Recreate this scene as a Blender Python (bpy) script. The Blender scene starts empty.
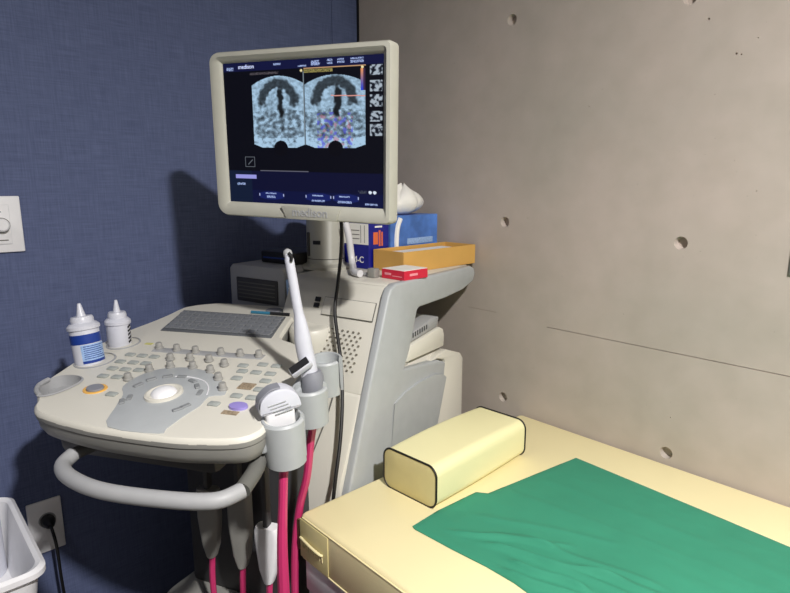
import bpy, bmesh, math, random
from mathutils import Vector, Matrix
random.seed(4)
PI = math.pi
C = bpy.context.scene.collection

# ------------------------------------------------------------------ materials
def lin(c):
    return tuple((x/255/12.92 if x/255 <= .04045 else ((x/255+.055)/1.055)**2.4) for x in c)
def mat(name, rgb, rough=.5, metal=0, spec=.5, noise=0, nscale=30, bump=0, bscale=200, emit=0, trans=0, coat=0):
    m = bpy.data.materials.new(name); m.use_nodes = True
    nt = m.node_tree; b = nt.nodes['Principled BSDF']
    c = lin(rgb)
    b.inputs['Base Color'].default_value = (*c, 1)
    b.inputs['Roughness'].default_value = rough
    b.inputs['Metallic'].default_value = metal
    b.inputs['Specular IOR Level'].default_value = spec
    b.inputs['Coat Weight'].default_value = coat
    b.inputs['Transmission Weight'].default_value = trans
    tc = nt.nodes.new('ShaderNodeTexCoord')
    n = nt.nodes.new('ShaderNodeTexNoise'); n.inputs['Scale'].default_value = nscale; n.inputs['Detail'].default_value = 4
    nt.links.new(tc.outputs['Object'], n.inputs['Vector'])
    r = nt.nodes.new('ShaderNodeValToRGB')
    k = noise if noise else .03
    r.color_ramp.elements[0].position = .3; r.color_ramp.elements[1].position = .7
    r.color_ramp.elements[0].color = (*[x*(1-k) for x in c], 1)
    r.color_ramp.elements[1].color = (*[min(1, x*(1+k)) for x in c], 1)
    nt.links.new(n.outputs['Fac'], r.inputs['Fac'])
    nt.links.new(r.outputs['Color'], b.inputs['Base Color'])
    if bump:
        n2 = nt.nodes.new('ShaderNodeTexNoise'); n2.inputs['Scale'].default_value = bscale
        nt.links.new(tc.outputs['Object'], n2.inputs['Vector'])
        bp = nt.nodes.new('ShaderNodeBump'); bp.inputs['Strength'].default_value = bump; bp.inputs['Distance'].default_value = .002
        nt.links.new(n2.outputs['Fac'], bp.inputs['Height']); nt.links.new(bp.outputs['Normal'], b.inputs['Normal'])
    if emit:
        b.inputs['Emission Color'].default_value = (*c, 1); b.inputs['Emission Strength'].default_value = emit
    return m

M = dict(
    cream=mat('ivory_plastic', (212, 209, 198), .42, noise=.02, nscale=8, bump=.05, bscale=900),
    cream2=mat('ivory_plastic_monitor', (174, 173, 162), .45, bump=.04, bscale=900),
    grey=mat('light_grey_plastic', (172, 176, 178), .45, bump=.05, bscale=900),
    grey2=mat('mid_grey_plastic', (160, 161, 163), .5),
    grey3=mat('button_grey', (158, 163, 160), .5),
    knob=mat('knob_grey', (150, 149, 145), .5),
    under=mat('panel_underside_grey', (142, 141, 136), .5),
    dark=mat('dark_grey_plastic', (58, 58, 60), .55),
    black=mat('black_rubber', (16, 16, 18), .5),
    keyb=mat('keyboard_grey', (92, 95, 99), .55),
    key=mat('key_grey', (118, 121, 126), .5, noise=.12, nscale=400),
    white=mat('white_plastic', (232, 232, 235), .35),
    bottle=mat('bottle_white', (204, 206, 216), .35, coat=.2),
    blue=mat('label_blue', (26, 58, 140), .4),
    lblue=mat('label_pale_blue', (150, 180, 222), .45, noise=.25, nscale=300),
    vinyl=mat('cream_vinyl', (236, 224, 176), .42, noise=.02, nscale=4, bump=.15, bscale=500),
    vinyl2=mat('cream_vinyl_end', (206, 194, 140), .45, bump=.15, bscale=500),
    vinylp=mat('cream_vinyl_pillow', (232, 226, 176), .33, noise=.02, nscale=6, bump=.15, bscale=600),
    piping=mat('black_piping', (20, 20, 18), .5),
    rail=mat('white_painted_steel', (205, 207, 212), .35),
    green=mat('green_drape', (48, 134, 105), .85, noise=.05, nscale=9, bump=.35, bscale=900),
    pink=mat('pink_cable', (198, 52, 108), .35, coat=.3),
    brown=mat('brown_strap', (96, 58, 40), .6),
    cardboard=mat('mustard_card', (206, 160, 84), .6, noise=.04, nscale=15),
    paper=mat('white_paper', (240, 238, 232), .8),
    red=mat('red_card', (206, 34, 62), .45),
    navy=mat('navy_card', (18, 24, 128), .4),
    tissueblue=mat('sky_blue_card', (84, 130, 208), .4, noise=.35, nscale=14),
    orange=mat('orange_print', (226, 110, 60), .5),
    amber=mat('amber_ring', (232, 178, 84), .4),
    violet=mat('violet_button', (150, 138, 205), .4),
    sticker=mat('brown_sticker', (150, 134, 112), .6, noise=.4, nscale=300),
    slate=mat('slate_grip', (132, 134, 142), .5),
    metal=mat('brushed_metal', (170, 170, 172), .35, metal=1),
    vent=mat('grille_shadow_beige', (122, 117, 105), .6),
    olive=mat('olive_mark', (200, 196, 120), .5),
    btn=mat('set_button_grey', (134, 137, 139), .5),
    ink=mat('grey_ink', (96, 96, 92), .6),
    blackink=mat('black_ink', (20, 20, 24), .6),
    teal=mat('teal_pen', (52, 120, 150), .4),
    ceil=mat('ceiling_paint', (150, 147, 143), .9),
    plaster=mat('plaster_paint', (110, 107, 104), .9),
    smoke=mat('clear_grey_hose', (214, 214, 216), .3),
)

def wall_fabric():
    m = bpy.data.materials.new('woven_blue_wallcovering'); m.use_nodes = True
    nt = m.node_tree; b = nt.nodes['Principled BSDF']; b.inputs['Roughness'].default_value = .8
    b.inputs['Specular IOR Level'].default_value = .25
    tc = nt.nodes.new('ShaderNodeTexCoord')
    outs = []
    for s in ((1, 330, 14), (1, 14, 330)):
        mp = nt.nodes.new('ShaderNodeMapping'); mp.inputs['Scale'].default_value = s
        n = nt.nodes.new('ShaderNodeTexNoise'); n.inputs['Scale'].default_value = 1; n.inputs['Detail'].default_value = 3
        nt.links.new(tc.outputs['Object'], mp.inputs['Vector']); nt.links.new(mp.outputs['Vector'], n.inputs['Vector'])
        outs.append(n.outputs['Fac'])
    a = nt.nodes.new('ShaderNodeMath'); a.operation = 'ADD'
    nt.links.new(outs[0], a.inputs[0]); nt.links.new(outs[1], a.inputs[1])
    h = nt.nodes.new('ShaderNodeMath'); h.operation = 'MULTIPLY'; h.inputs[1].default_value = .5
    nt.links.new(a.outputs[0], h.inputs[0])
    r = nt.nodes.new('ShaderNodeValToRGB')
    r.color_ramp.elements[0].position = .36; r.color_ramp.elements[0].color = (*lin((79, 88, 121)), 1)
    r.color_ramp.elements[1].position = .64; r.color_ramp.elements[1].color = (*lin((96, 106, 140)), 1)
    nt.links.new(h.outputs[0], r.inputs['Fac']); nt.links.new(r.outputs['Color'], b.inputs['Base Color'])
    bp = nt.nodes.new('ShaderNodeBump'); bp.inputs['Strength'].default_value = .3; bp.inputs['Distance'].default_value = .001
    nt.links.new(h.outputs[0], bp.inputs['Height']); nt.links.new(bp.outputs['Normal'], b.inputs['Normal'])
    return m
def wall_concrete():
    m = bpy.data.materials.new('fair_faced_concrete'); m.use_nodes = True
    nt = m.node_tree; b = nt.nodes['Principled BSDF']; b.inputs['Roughness'].default_value = .75
    b.inputs['Specular IOR Level'].default_value = .3
    tc = nt.nodes.new('ShaderNodeTexCoord')
    def nz(s, d, lo, hi, c0, c1):
        n = nt.nodes.new('ShaderNodeTexNoise'); n.inputs['Scale'].default_value = s; n.inputs['Detail'].default_value = d
        nt.links.new(tc.outputs['Object'], n.inputs['Vector'])
        r = nt.nodes.new('ShaderNodeValToRGB')
        r.color_ramp.elements[0].position = lo; r.color_ramp.elements[0].color = (*c0, 1)
        r.color_ramp.elements[1].position = hi; r.color_ramp.elements[1].color = (*c1, 1)
        nt.links.new(n.outputs['Fac'], r.inputs['Fac']); return r.outputs['Color'], n.outputs['Fac']
    big, _ = nz(2.2, 5, .3, .7, lin((172, 164, 154)), lin((188, 175, 166)))
    med, f = nz(14, 8, .3, .75, (.93, .93, .92), (1.04, 1.04, 1.05))
    pit, _ = nz(120, 2, .22, .27, (.72, .71, .7), (1, 1, 1))
    for x in (med, pit):
        mx = nt.nodes.new('ShaderNodeMixRGB'); mx.blend_type = 'MULTIPLY'; mx.inputs[0].default_value = 1
        nt.links.new(big, mx.inputs[1]); nt.links.new(x, mx.inputs[2]); big = mx.outputs[0]
    nt.links.new(big, b.inputs['Base Color'])
    bp = nt.nodes.new('ShaderNodeBump'); bp.inputs['Strength'].default_value = .12; bp.inputs['Distance'].default_value = .004
    nt.links.new(f, bp.inputs['Height']); nt.links.new(bp.outputs['Normal'], b.inputs['Normal'])
    return m
def floor_mat():
    m = mat('grey_vinyl_floor', (62, 59, 56), .45, noise=.1, nscale=20); return m
M['fabric'] = wall_fabric(); M['concrete'] = wall_concrete(); M['floor'] = floor_mat()

# ------------------------------------------------------------------ helpers
def wm(o):
    m = Matrix.Identity(4)
    while o is not None:
        m = o.matrix_local.copy() if o.parent else o.matrix_basis.copy()
        if o.parent is None: return m
        o = o.parent
    return m
def tag(o, label=None, cat=None, group=None, kind=None):
    if label: o['label'] = label
    if cat: o['category'] = cat
    if group: o['group'] = group
    if kind: o['kind'] = kind
    return o
def thing(name, label, cat, mtx, group=None):
    o = bpy.data.objects.new(name, None); C.objects.link(o)
    o.matrix_basis = mtx; o.empty_display_size = .05
    return tag(o, label, cat, group)
def build(name, bm, m, parent=None, W=None, label=None, ang=35):
    """bm is in the coordinates of W (world matrix)"""
    W = W if W is not None else Matrix.Identity(4)
    T = W
    if parent is not None:
        T = wm(parent).inverted() @ W
    bm.transform(T)
    bmesh.ops.recalc_face_normals(bm, faces=bm.faces)
    me = bpy.data.meshes.new(name); bm.to_mesh(me); bm.free()
    for p in me.polygons: p.use_smooth = True
    me.set_sharp_from_angle(angle=math.radians(ang))
    for x in (m if isinstance(m, (list, tuple)) else [m]): me.materials.append(x)
    o = bpy.data.objects.new(name, me); C.objects.link(o)
    if parent is not None: o.parent = parent
    if label: o['label'] = label
    return o
def new(): return bmesh.new()
def merge(bm, tmp, idx=None):
    me = bpy.data.meshes.new('t'); tmp.to_mesh(me); tmp.free()
    k = len(bm.faces); bm.from_mesh(me); bpy.data.meshes.remove(me)
    if idx is not None:
        bm.faces.ensure_lookup_table()
        for f in bm.faces[k:]: f.material_index = idx
    return bm
def box(bm, x0, x1, y0, y1, z0, z1, bev=0, seg=2, idx=None, T=None):
    t = new(); bmesh.ops.create_cube(t, size=1)
    for v in t.verts:
        v.co = Vector((x0+(v.co.x+.5)*(x1-x0), y0+(v.co.y+.5)*(y1-y0), z0+(v.co.z+.5)*(z1-z0)))
    if bev: bmesh.ops.bevel(t, geom=t.edges[:], offset=bev, segments=seg, affect='EDGES', profile=.5)
    if T is not None: t.transform(T)
    return merge(bm, t, idx)
def prism(bm, pts, axis, a, b, bev=0, seg=2, idx=None, T=None):
    """pts in the two other axes, extruded from a to b along axis"""
    t = new()
    def P(p, h):
        if axis == 'x': return (h, p[0], p[1])
        if axis == 'y': return (p[0], h, p[1])
        return (p[0], p[1], h)
    v0 = [t.verts.new(P(p, a)) for p in pts]; v1 = [t.verts.new(P(p, b)) for p in pts]
    n = len(pts)
    t.faces.new(v0); t.faces.new(v1[::-1])
    for i in range(n): t.faces.new((v0[i], v0[(i+1) % n], v1[(i+1) % n], v1[i]))
    bmesh.ops.recalc_face_normals(t, faces=t.faces)
    if bev:
        es = [e for e in t.edges if len(e.link_faces) == 2 and e.calc_face_angle(0) > math.radians(28)]
        bmesh.ops.bevel(t, geom=es, offset=bev, segments=seg, affect='EDGES', profile=.5)
    if T is not None: t.transform(T)
    return merge(bm, t, idx)
def catmull(pts, n=6, closed=False):
    pts = [Vector(p) for p in pts]; N = len(pts); out = []
    rng = N if closed else N-1
    for i in range(rng):
        if closed: a, b, c, d = pts[(i-1) % N], pts[i], pts[(i+1) % N], pts[(i+2) % N]
        else: a, b, c, d = pts[max(i-1, 0)], pts[i], pts[i+1], pts[min(i+2, N-1)]
        for k in range(n):
            t = k/n
            out.append(.5*((2*b)+(c-a)*t+(2*a-5*b+4*c-d)*t*t+(3*b-a-3*c+d)*t*t*t))
    if not closed: out.append(pts[-1])
    return out
def tube(bm, pts, r, n=12, smooth=6, closed=False, idx=None, cap=True, flat=1):
    P = catmull(pts, smooth, closed) if smooth else [Vector(p) for p in pts]
    N = len(P); R = r if callable(r) else (lambda s: r)
    t = new(); rings = []; up = None
    for i, p in enumerate(P):
        if closed: d = P[(i+1) % N]-P[i-1]
        else: d = P[min(i+1, N-1)]-P[max(i-1, 0)]
        d.normalize()
        if up is None:
            up = Vector((0, 0, 1)) if abs(d.z) < .9 else Vector((1, 0, 0))
        up = (up-d*up.dot(d)).normalized(); s = d.cross(up)
        rr = R(i/(N-1))
        rings.append([t.verts.new(p+up*math.cos(2*PI*k/n)*rr*flat+s*math.sin(2*PI*k/n)*rr) for k in range(n)])
    for i in range(N if closed else N-1):
        a, b = rings[i], rings[(i+1) % N]
        for k in range(n): t.faces.new((a[k], a[(k+1) % n], b[(k+1) % n], b[k]))
    if not closed and cap: t.faces.new(rings[0][::-1]); t.faces.new(rings[-1])
    return merge(bm, t, idx)
def lathe(bm, prof, n=32, T=None, idx=None, sx=1, sy=1):
    """prof: list of (r, z); r=0 closes"""
    t = new(); rings = []
    for r, z in prof:
        if r <= 1e-6: rings.append([t.verts.new((0, 0, z))])
        else: rings.append([t.verts.new((sx*r*math.cos(2*PI*k/n), sy*r*math.sin(2*PI*k/n), z)) for k in range(n)])
    for a, b in zip(rings, rings[1:]):
        for k in range(n):
            q = (k+1) % n
            if len(a) == 1 and len(b) == 1: continue
            if len(a) == 1: t.faces.new((a[0], b[k], b[q]))
            elif len(b) == 1: t.faces.new((a[k], a[q], b[0]))
            else: t.faces.new((a[k], a[q], b[q], b[k]))
    if T is not None: t.transform(T)
    return merge(bm, t, idx)
def loft(bm, rings, cap=True, closed_loop=True, idx=None):
    t = new(); R = [[t.verts.new(p) for p in r] for r in rings]; n = len(R[0])
    for a, b in zip(R, R[1:]):
        for k in range(n if closed_loop else n-1):
            t.faces.new((a[k], a[(k+1) % n], b[(k+1) % n], b[k]))
    if cap: t.faces.new(R[0][::-1]); t.faces.new(R[-1])
    return merge(bm, t, idx)
def offset2d(pts, d):
    """positive d moves a counter-clockwise outline outward"""
    n = len(pts); out = []
    for i in range(n):
        a, b = pts[i-1], pts[(i+1) % n]
        t = Vector((b[0]-a[0], b[1]-a[1])).normalized()
        out.append((pts[i][0]+t.y*d, pts[i][1]-t.x*d))
    return out
def ccw(pts):
    s = sum(pts[i-1][0]*pts[i][1]-pts[i][0]*pts[i-1][1] for i in range(len(pts)))
    return pts if s > 0 else pts[::-1]
def rrect(x0, x1, y0, y1, r, n=6):
    out = []
    for cx, cy, a in ((x1-r, y1-r, 0), (x0+r, y1-r, 90), (x0+r, y0+r, 180), (x1-r, y0+r, 270)):
        for k in range(n+1):
            t = math.radians(a+90*k/n); out.append((cx+r*math.cos(t), cy+r*math.sin(t)))
    return out
def text(bm, s, size, T, depth=.0006, idx=None, bold=0):
    cu = bpy.data.curves.new('t', 'FONT'); cu.body = s; cu.size = size; cu.extrude = depth; cu.align_x = 'CENTER'; cu.align_y = 'CENTER'
    cu.offset = bold
    o = bpy.data.objects.new('t', cu); C.objects.link(o)
    dg = bpy.context.evaluated_depsgraph_get(); me = bpy.data.meshes.new_from_object(o.evaluated_get(dg))
    t = new(); t.from_mesh(me); t.transform(T)
    bpy.data.objects.remove(o); bpy.data.curves.remove(cu); bpy.data.meshes.remove(me)
    return merge(bm, t, idx)
def boolean(bm, cutter):
    ma = bpy.data.meshes.new('a'); bm.to_mesh(ma); bm.free(); mb = bpy.data.meshes.new('b'); cutter.to_mesh(mb); cutter.free()
    a = bpy.data.objects.new('a', ma); b = bpy.data.objects.new('b', mb); C.objects.link(a); C.objects.link(b)
    md = a.modifiers.new('b', 'BOOLEAN'); md.object = b; md.operation = 'DIFFERENCE'; md.solver = 'EXACT'
    dg = bpy.context.evaluated_depsgraph_get(); dg.update()
    me = bpy.data.meshes.new_from_object(a.evaluated_get(dg))
    r = new(); r.from_mesh(me)
    for o in (a, b): bpy.data.objects.remove(o)
    for x in (ma, mb, me): bpy.data.meshes.remove(x)
    return r
def Tr(x, y, z=0): return Matrix.Translation((x, y, z))
def frame(o, ex, ey, ez):
    m = Matrix.Identity(4)
    for i, e in enumerate((ex, ey, ez)): m.col[i][:3] = Vector(e)
    m.col[3][:3] = Vector(o); return m
def frame_z(o, z, xh=(1, 0, 0)):
    z = Vector(z).normalized(); x = Vector(xh); x = (x-z*x.dot(z)).normalized(); return frame(o, x, z.cross(x), z)
def plan(o, deg):   # upright frame, x axis at deg
    return Tr(*o) @ Matrix.Rotation(math.radians(deg), 4, 'Z')

# ------------------------------------------------------------------ the room
H = 2.345; XR = 3.4; YF = -3.2
def struct(name, bm, m): return tag(build(name, bm, m), kind='structure')
b = new(); box(b, -.12, XR+.12, YF-.12, .12, -.1, 0); struct('floor', b, M['floor'])
b = new(); box(b, -.12, XR+.12, YF-.12, .12, H, H+.1); struct('ceiling', b, M['ceil'])
b = new(); box(b, -.12, 0, YF-.12, -.117, 0, H); struct('wall_left', b, M['fabric'])
b = new(); box(b, -.12, .0025, -.1155, -.006, 0, H, .001); struct('trim_1', b, M['fabric'])
b = new(); box(b, XR, XR+.12, YF-.12, .12, 0, H); struct('wall_back', b, M['plaster'])
b = new(); box(b, 0, XR, YF-.12, YF, 0, H); struct('wall_front', b, M['plaster'])
# concrete wall with tie holes, pits and one horizontal panel joint
b = new(); box(b, 0, XR, 0, .12, 0, H)
cut = new()
RX = Matrix.Rotation(-PI/2, 4, 'X')      # lathe z -> world +y
def hole(x, z, r, d, n=24):
    lathe(cut, [(0, -.01), (r*1.1, -.01), (r, 0), (r*.72, d), (0, d)], n, Tr(x, 0, z) @ RX)
for x, z in ((.68, 1.755), (.68, 1.195), (1.186, 1.169), (.697, .652), (1.198, .645), (1.157, 1.708), (1.7, 1.72), (1.7, 1.17), (2.2, 1.17), (2.2, 1.72), (2.7, 1.17)):
    hole(x, z, .0155, .016)
b = boolean(b, cut); cut = new()
for x, z, r in ((1.20, 1.655, .0028), (1.262, 1.575, .0026), (1.272, 1.572, .0018), (1.178, 1.70, .002), (1.30, 1.60, .0012), (.93, 1.50, .0012), (.76, 1.21, .0014), (.80, .77, .0012), (1.33, 1.29, .0012), (1.20, .74, .0014)):
    hole(x, z, r, .004, 10)
box(cut, .84, XR+.01, -.01, .0025, .9025, .9045)
box(cut, .55, .66, -.01, .0012, .917, .9182)
b = boolean(b, cut); wr = struct('wall_right', b, M['concrete'])
for pf in wr.data.polygons: pf.use_smooth = False
b = new(); box(b, .0005, .009, -.0055, 0, 0, H); struct('trim_2', b, M['black'])

def downlight(x, y, label, power, r=.07, spread=PI, col=(1, .97, .945)):
    t = thing('downlight', label, 'ceiling light', Tr(x, y, H), 'ceiling downlights')
    q = new(); lathe(q, [(r+.004, -.001), (r+.03, -.001), (r+.028, -.012), (r+.004, -.014), (r+.004, -.001)], 40); build('trim_ring', q, M['white'], t, Tr(x, y, H))
    q = new(); lathe(q, [(0, -.006), (r+.004, -.006), (r+.004, -.002), (0, -.002)], 40)
    build('lens', q, mat('lamp_lens', (255, 246, 230), emit=6), t, Tr(x, y, H))
    L = bpy.data.lights.new('lamp', 'AREA'); L.shape = 'DISK'; L.size = 2*r; L.energy = power; L.color = col; L.spread = spread
    o = bpy.data.objects.new('lamp', L); C.objects.link(o); o.parent = t; o.location = (0, 0, -.016)
downlight(2.38, -1.21, 'bright round ceiling downlight above the open side of the couch', 97, .055)
downlight(1.0, -2.1, 'dimmer round ceiling downlight above the white cart side of the room', 3.2, .07)

# ------------------------------------------------------------------ wall fittings
W = Matrix.Identity(4)
t = thing('dimmer_plate', 'white square wall plate with round dimmer knob on blue wall', 'wall switch', Tr(0, -1.17, 1.205))
b = new(); prism(b, [(-1.232, 1.137), (-1.106, 1.137), (-1.106, 1.276), (-1.232, 1.276)], 'x', 0, .009, .003); build('plate', b, M['white'], t)
b = new(); box(b, .009, .0115, -1.205, -1.132, 1.158, 1.256, .002); build('inner_plate', b, M['white'], t)
b = new(); lathe(b, [(0, 0), (.017, 0), (.0155, .014), (.012, .017), (0, .017)], 28, Tr(.0115, -1.151, 1.205) @ Matrix.Rotation(PI/2, 4, 'Y')); build('knob', b, M['white'], t)
b = new(); lathe(b, [(.0165, 0), (.0185, 0), (.0185, .0015), (.0165, .0015)], 28, Tr(.0113, -1.151, 1.205) @ Matrix.Rotation(PI/2, 4, 'Y')); build('dial_ring', b, M['ink'], t)
b = new(); lathe(b, [(0, 0), (.0025, 0), (.0025, .002), (0, .002)], 12, Tr(.0112, -1.152, 1.238) @ Matrix.Rotation(PI/2, 4, 'Y')); build('indicator', b, M['ink'], t)
b = new(); box(b, .0112, .0122, -1.162, -1.14, 1.1665, 1.169); build('printed_marks', b, M['ink'], t)

t = thing('wall_outlet', 'white power outlet plate low on blue wall in shadow', 'power outlet', Tr(0, -1.135, .375))
b = new(); box(b, 0, .009, -1.178, -1.095, .300, .452, .003); build('plate', b, M['white'], t)
b = new(); lathe(b, [(0, 0), (.021, 0), (.021, .003), (.018, .003), (.018, .001), (0, .001)], 28, Tr(.009, -1.133, .395) @ Matrix.Rotation(PI/2, 4, 'Y')); build('socket', b, M['grey2'], t)
t = thing('power_plug', 'black plug with cable in low outlet on blue wall', 'plug', Tr(.011, -1.133, .395))
b = new(); lathe(b, [(0, 0), (.017, 0), (.018, .012), (.012, .03), (.006, .04), (0, .04)], 24, Tr(.0122, -1.133, .395) @ Matrix.Rotation(PI/2, 4, 'Y')); build('plug_body', b, M['black'], t)
b = new(); tube(b, [(.045, -1.133, .395), (.07, -1.133, .385), (.08, -1.13, .34), (.07, -1.125, .2), (.06, -1.11, .06), (.09, -1.05, .006), (.25, -.9, .006)], .004, 8); build('cord', b, M['black'], t)

t = thing('wall_plate', 'white plate in a grey metal frame on concrete wall, at the right edge', 'wall plate', Tr(1.46, 0, 1.17))
b = new(); box(b, 1.407, 1.56, -.005, 0, 1.118, 1.228, .0015); build('frame', b, M['metal'], t)
b = new(); box(b, 1.412, 1.555, -.0065, -.005, 1.126, 1.22, .001); build('insert', b, M['white'], t)

# ------------------------------------------------------------------ couch, bolster, drape
t = thing('examination_couch', 'long cream vinyl examination couch along the concrete wall', 'couch', Tr(1.7, -.4, 0))
b = new(); box(b, .766, 2.66, -.80, -.004, .512, .62, .012, 3)
build('mattress', b, M['vinyl'], t)
b = new()
tube(b, [(.776, -.7995, .6125), (2.65, -.7995, .6125)], .0016, 6, 0)
tube(b, [(.776, -.7995, .519), (2.65, -.7995, .519)], .0016, 6, 0)
build('piping', b, M['vinyl'], t)
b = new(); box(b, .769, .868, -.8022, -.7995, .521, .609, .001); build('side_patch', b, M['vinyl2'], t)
b = new()
tube(b, [(.772, -.803, .566), (.81, -.807, .566), (.842, -.807, .564), (.852, -.803, .562)], .0028, 8, 4)
for k in range(9): tube(b, [(.777+k*.0088, -.8025, .564), (.780+k*.0088, -.8035, .556), (.7795+k*.0088, -.8025, .545)], .0009, 6, 3)
build('gathered_handle', b, M['vinyl'], t)
b = new()
box(b, .775, 2.65, -.795, -.75, .44, .511, .004); box(b, .775, 2.65, -.055, -.01, .44, .511, .004)
box(b, .775, .82, -.75, -.055, .44, .511, .004); box(b, 2.605, 2.65, -.75, -.055, .44, .511, .004)
build('frame', b, M['rail'], t)
for x in (.80, 2.62):
    for y in (-.772, -.035):
        b = new(); box(b, x-.02, x+.02, y-.02, y+.02, .012, .44, .003); l = build('leg', b, M['rail'], t)
        b = new(); lathe(b, [(0, 0), (.026, 0), (.026, .01), (.018, .013), (0, .013)], 20, Tr(x, y, 0)); build('foot', b, M['black'], l)
b = new(); box(b, .79, 2.63, -.79, -.74, .15, .18, .003); build('lower_rail', b, M['rail'], t)

# bolster
ex = Vector((.149, .012, 0)).normalized(); ey = Vector((-.018, .346, 0)).normalized(); ex = Vector((ey.y, -ey.x, 0))
BW = frame((.802, -.592, .6205), ex, ey, (0, 0, 1))
t = thing('bolster_pillow', 'cream box-shaped bolster pillow with black piping on the couch', 'pillow', BW)
sec = ccw(rrect(0, .156, 0, .095, .023, 8))
b = new(); L = .352
def sp(s, y, off): return [(p[0], y, p[1]) for p in offset2d(s, off)]
N = len(sec); rings = []
for k in range(13):
    y = .002+(L-.004)*k/12; s = math.sin(PI*k/12)
    rings.append([(p[0]+(.003*s if p[0] > .11 else (-.003*s if p[0] < .04 else 0)), y, p[1]+(.004*s if p[1] > .08 else 0)) for p in sec])
loft(b, rings, cap=False); build('cover', b, M['vinylp'], t, BW)
for name, y, sgn in (('end_panel', .002, -1), ('end_panel', L-.002, 1)):
    b = new(); c0 = Vector((.078, y+sgn*.004, .0475))
    ins = [(.078+(p[0]-.078)*.75, y+sgn*.0035, .0475+(p[1]-.0475)*.75) for p in sec]
    rr = [[(p[0], y, p[1]) for p in sec], ins, [tuple(c0+(Vector(p)-c0)*.3) for p in ins]]
    loft(b, rr, cap=False)
    t2 = new(); t2.faces.new([t2.verts.new(p) for p in rr[-1]]); merge(b, t2)
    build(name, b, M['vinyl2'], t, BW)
    b = new(); tube(b, sp(sec, y, .0008), .0023, 8, 0, closed=True); build('piping', b, M['piping'], t, BW, label='black piping')

# surgical drape
def interp(x, tab):
    for (a, u), (c, v) in zip(tab, tab[1:]):
        if x <= c: return u+(v-u)*max(0, (x-a))/(c-a)
    return tab[-1][1]
xl_tab = [(-.662, .967), (-.585, .963), (-.462, .970), (-.447, .992), (-.146, 1.036)]
yb_tab = [(.955, -.645), (.966, -.660), (.975, -.664), (1.068, -0.658), (1.147, -0.650), (1.207, -0.649), (1.243, -0.653), (1.35, -.675), (1.6, -.685), (2.35, -.69)]
yt_tab = [(1.03, -.146), (1.205, -.157), (1.339, -.166), (1.505, -.178), (2.35, -.22)]
folds = [((1.06, -.60), (1.187, -.521), .008, .0055), ((1.187, -.521), (1.36, -.485), .006, .008), ((1.10, -.565), (1.20, -.500), .006, .006), ((1.14, -.59), (1.301, -.524), .011, .007),
         ((1.301, -.524), (1.5, -.475), .008, .010), ((1.19, -.605), (1.29, -.580), .012, .007), ((1.20, -.635), (1.34, -.60), .012, .008), ((1.24, -.56), (1.42, -.53), .006, .007),
         ((1.06, -.52), (1.25, -.43), .003, .010), ((1.06, -.40), (1.5, -.35), .002, .014), ((1.15, -.3), (1.9, -.26), .002, .016), ((1.25, -.40), (1.8, -.36), .002, .016), ((1.4, -.42), (1.9, -.44), .003, .02)]
from mathutils import noise as mn
def drape_h(x, y):
    h = .0015+.0016*(.5+.5*mn.noise(Vector((x*9, y*14, 3))))+.0007*(1+mn.noise(Vector((x*30, y*50, 7))))
    for (a, c, amp, w) in folds:
        ax, ay = a; cx, cy = c; dx, dy = cx-ax, cy-ay; l = math.hypot(dx, dy)
        s = ((x-ax)*dx+(y-ay)*dy)/l/l; d = ((x-ax)*dy-(y-ay)*dx)/l
        d += .004*math.sin(s*5+ax*40)
        e = math.exp(-max(0, -s, s-1)**2*30)
        h += amp*math.exp(-(d/w)**2)*e*.8
    return h
b = new(); NX, NY = 260, 120; vs = []
for j in range(NY+1):
    row = []
    for i in range(NX+1):
        s, q = i/NX, j/NY
        yy = -.662+q*(-.146+.662); x0 = interp(yy, xl_tab); x = x0+(2.3-x0)*s
        y = interp(x, yb_tab)*(1-q)+interp(x, yt_tab)*q
        edge = min(1, min(s*(2.3-x0), q*.5, (1-q)*.5)/.012)
        row.append(b.verts.new((x, y, .6212+drape_h(x, y)*(.35+.65*edge))))
    vs.append(row)
top = [r[:] for r in vs]
for j in range(NY):
    for i in range(NX): b.faces.new((vs[j][i], vs[j][i+1], vs[j+1][i+1], vs[j+1][i]))
border = [vs[0][i] for i in range(NX)]+[vs[j][NX] for j in range(NY)]+[vs[NY][i] for i in range(NX, 0, -1)]+[vs[j][0] for j in range(NY, 0, -1)]
low = [b.verts.new((v.co.x, v.co.y, .6204)) for v in border]
for k in range(len(border)):
    q = (k+1) % len(border); b.faces.new((border[k], low[k], low[q], border[q]))
o = build('surgical_drape', b, M['green'], None, None, ang=80)
tag(o, 'green cloth drape spread wrinkled over the cream couch', 'drape')

# ------------------------------------------------------------------ ultrasound machine
BF = plan((.6, -.3, 0), 14.6)          # body frame
MF = plan((.6, -.3, 0), 24.0)          # monitor frame
MF = MF @ Tr(-.07, -.45, 1.405) @ Tr(.004, 0, -.004) @ Matrix.Rotation(math.radians(1.7), 4, 'Y') @ Matrix.Rotation(math.radians(2.6), 4, 'X') @ Tr(.07, .45, -1.405)
machine = thing('ultrasound_machine', 'ivory and grey ultrasound machine with screen, keyboard and knobs beside the couch', 'medical machine', BF)
SX = .062
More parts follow.
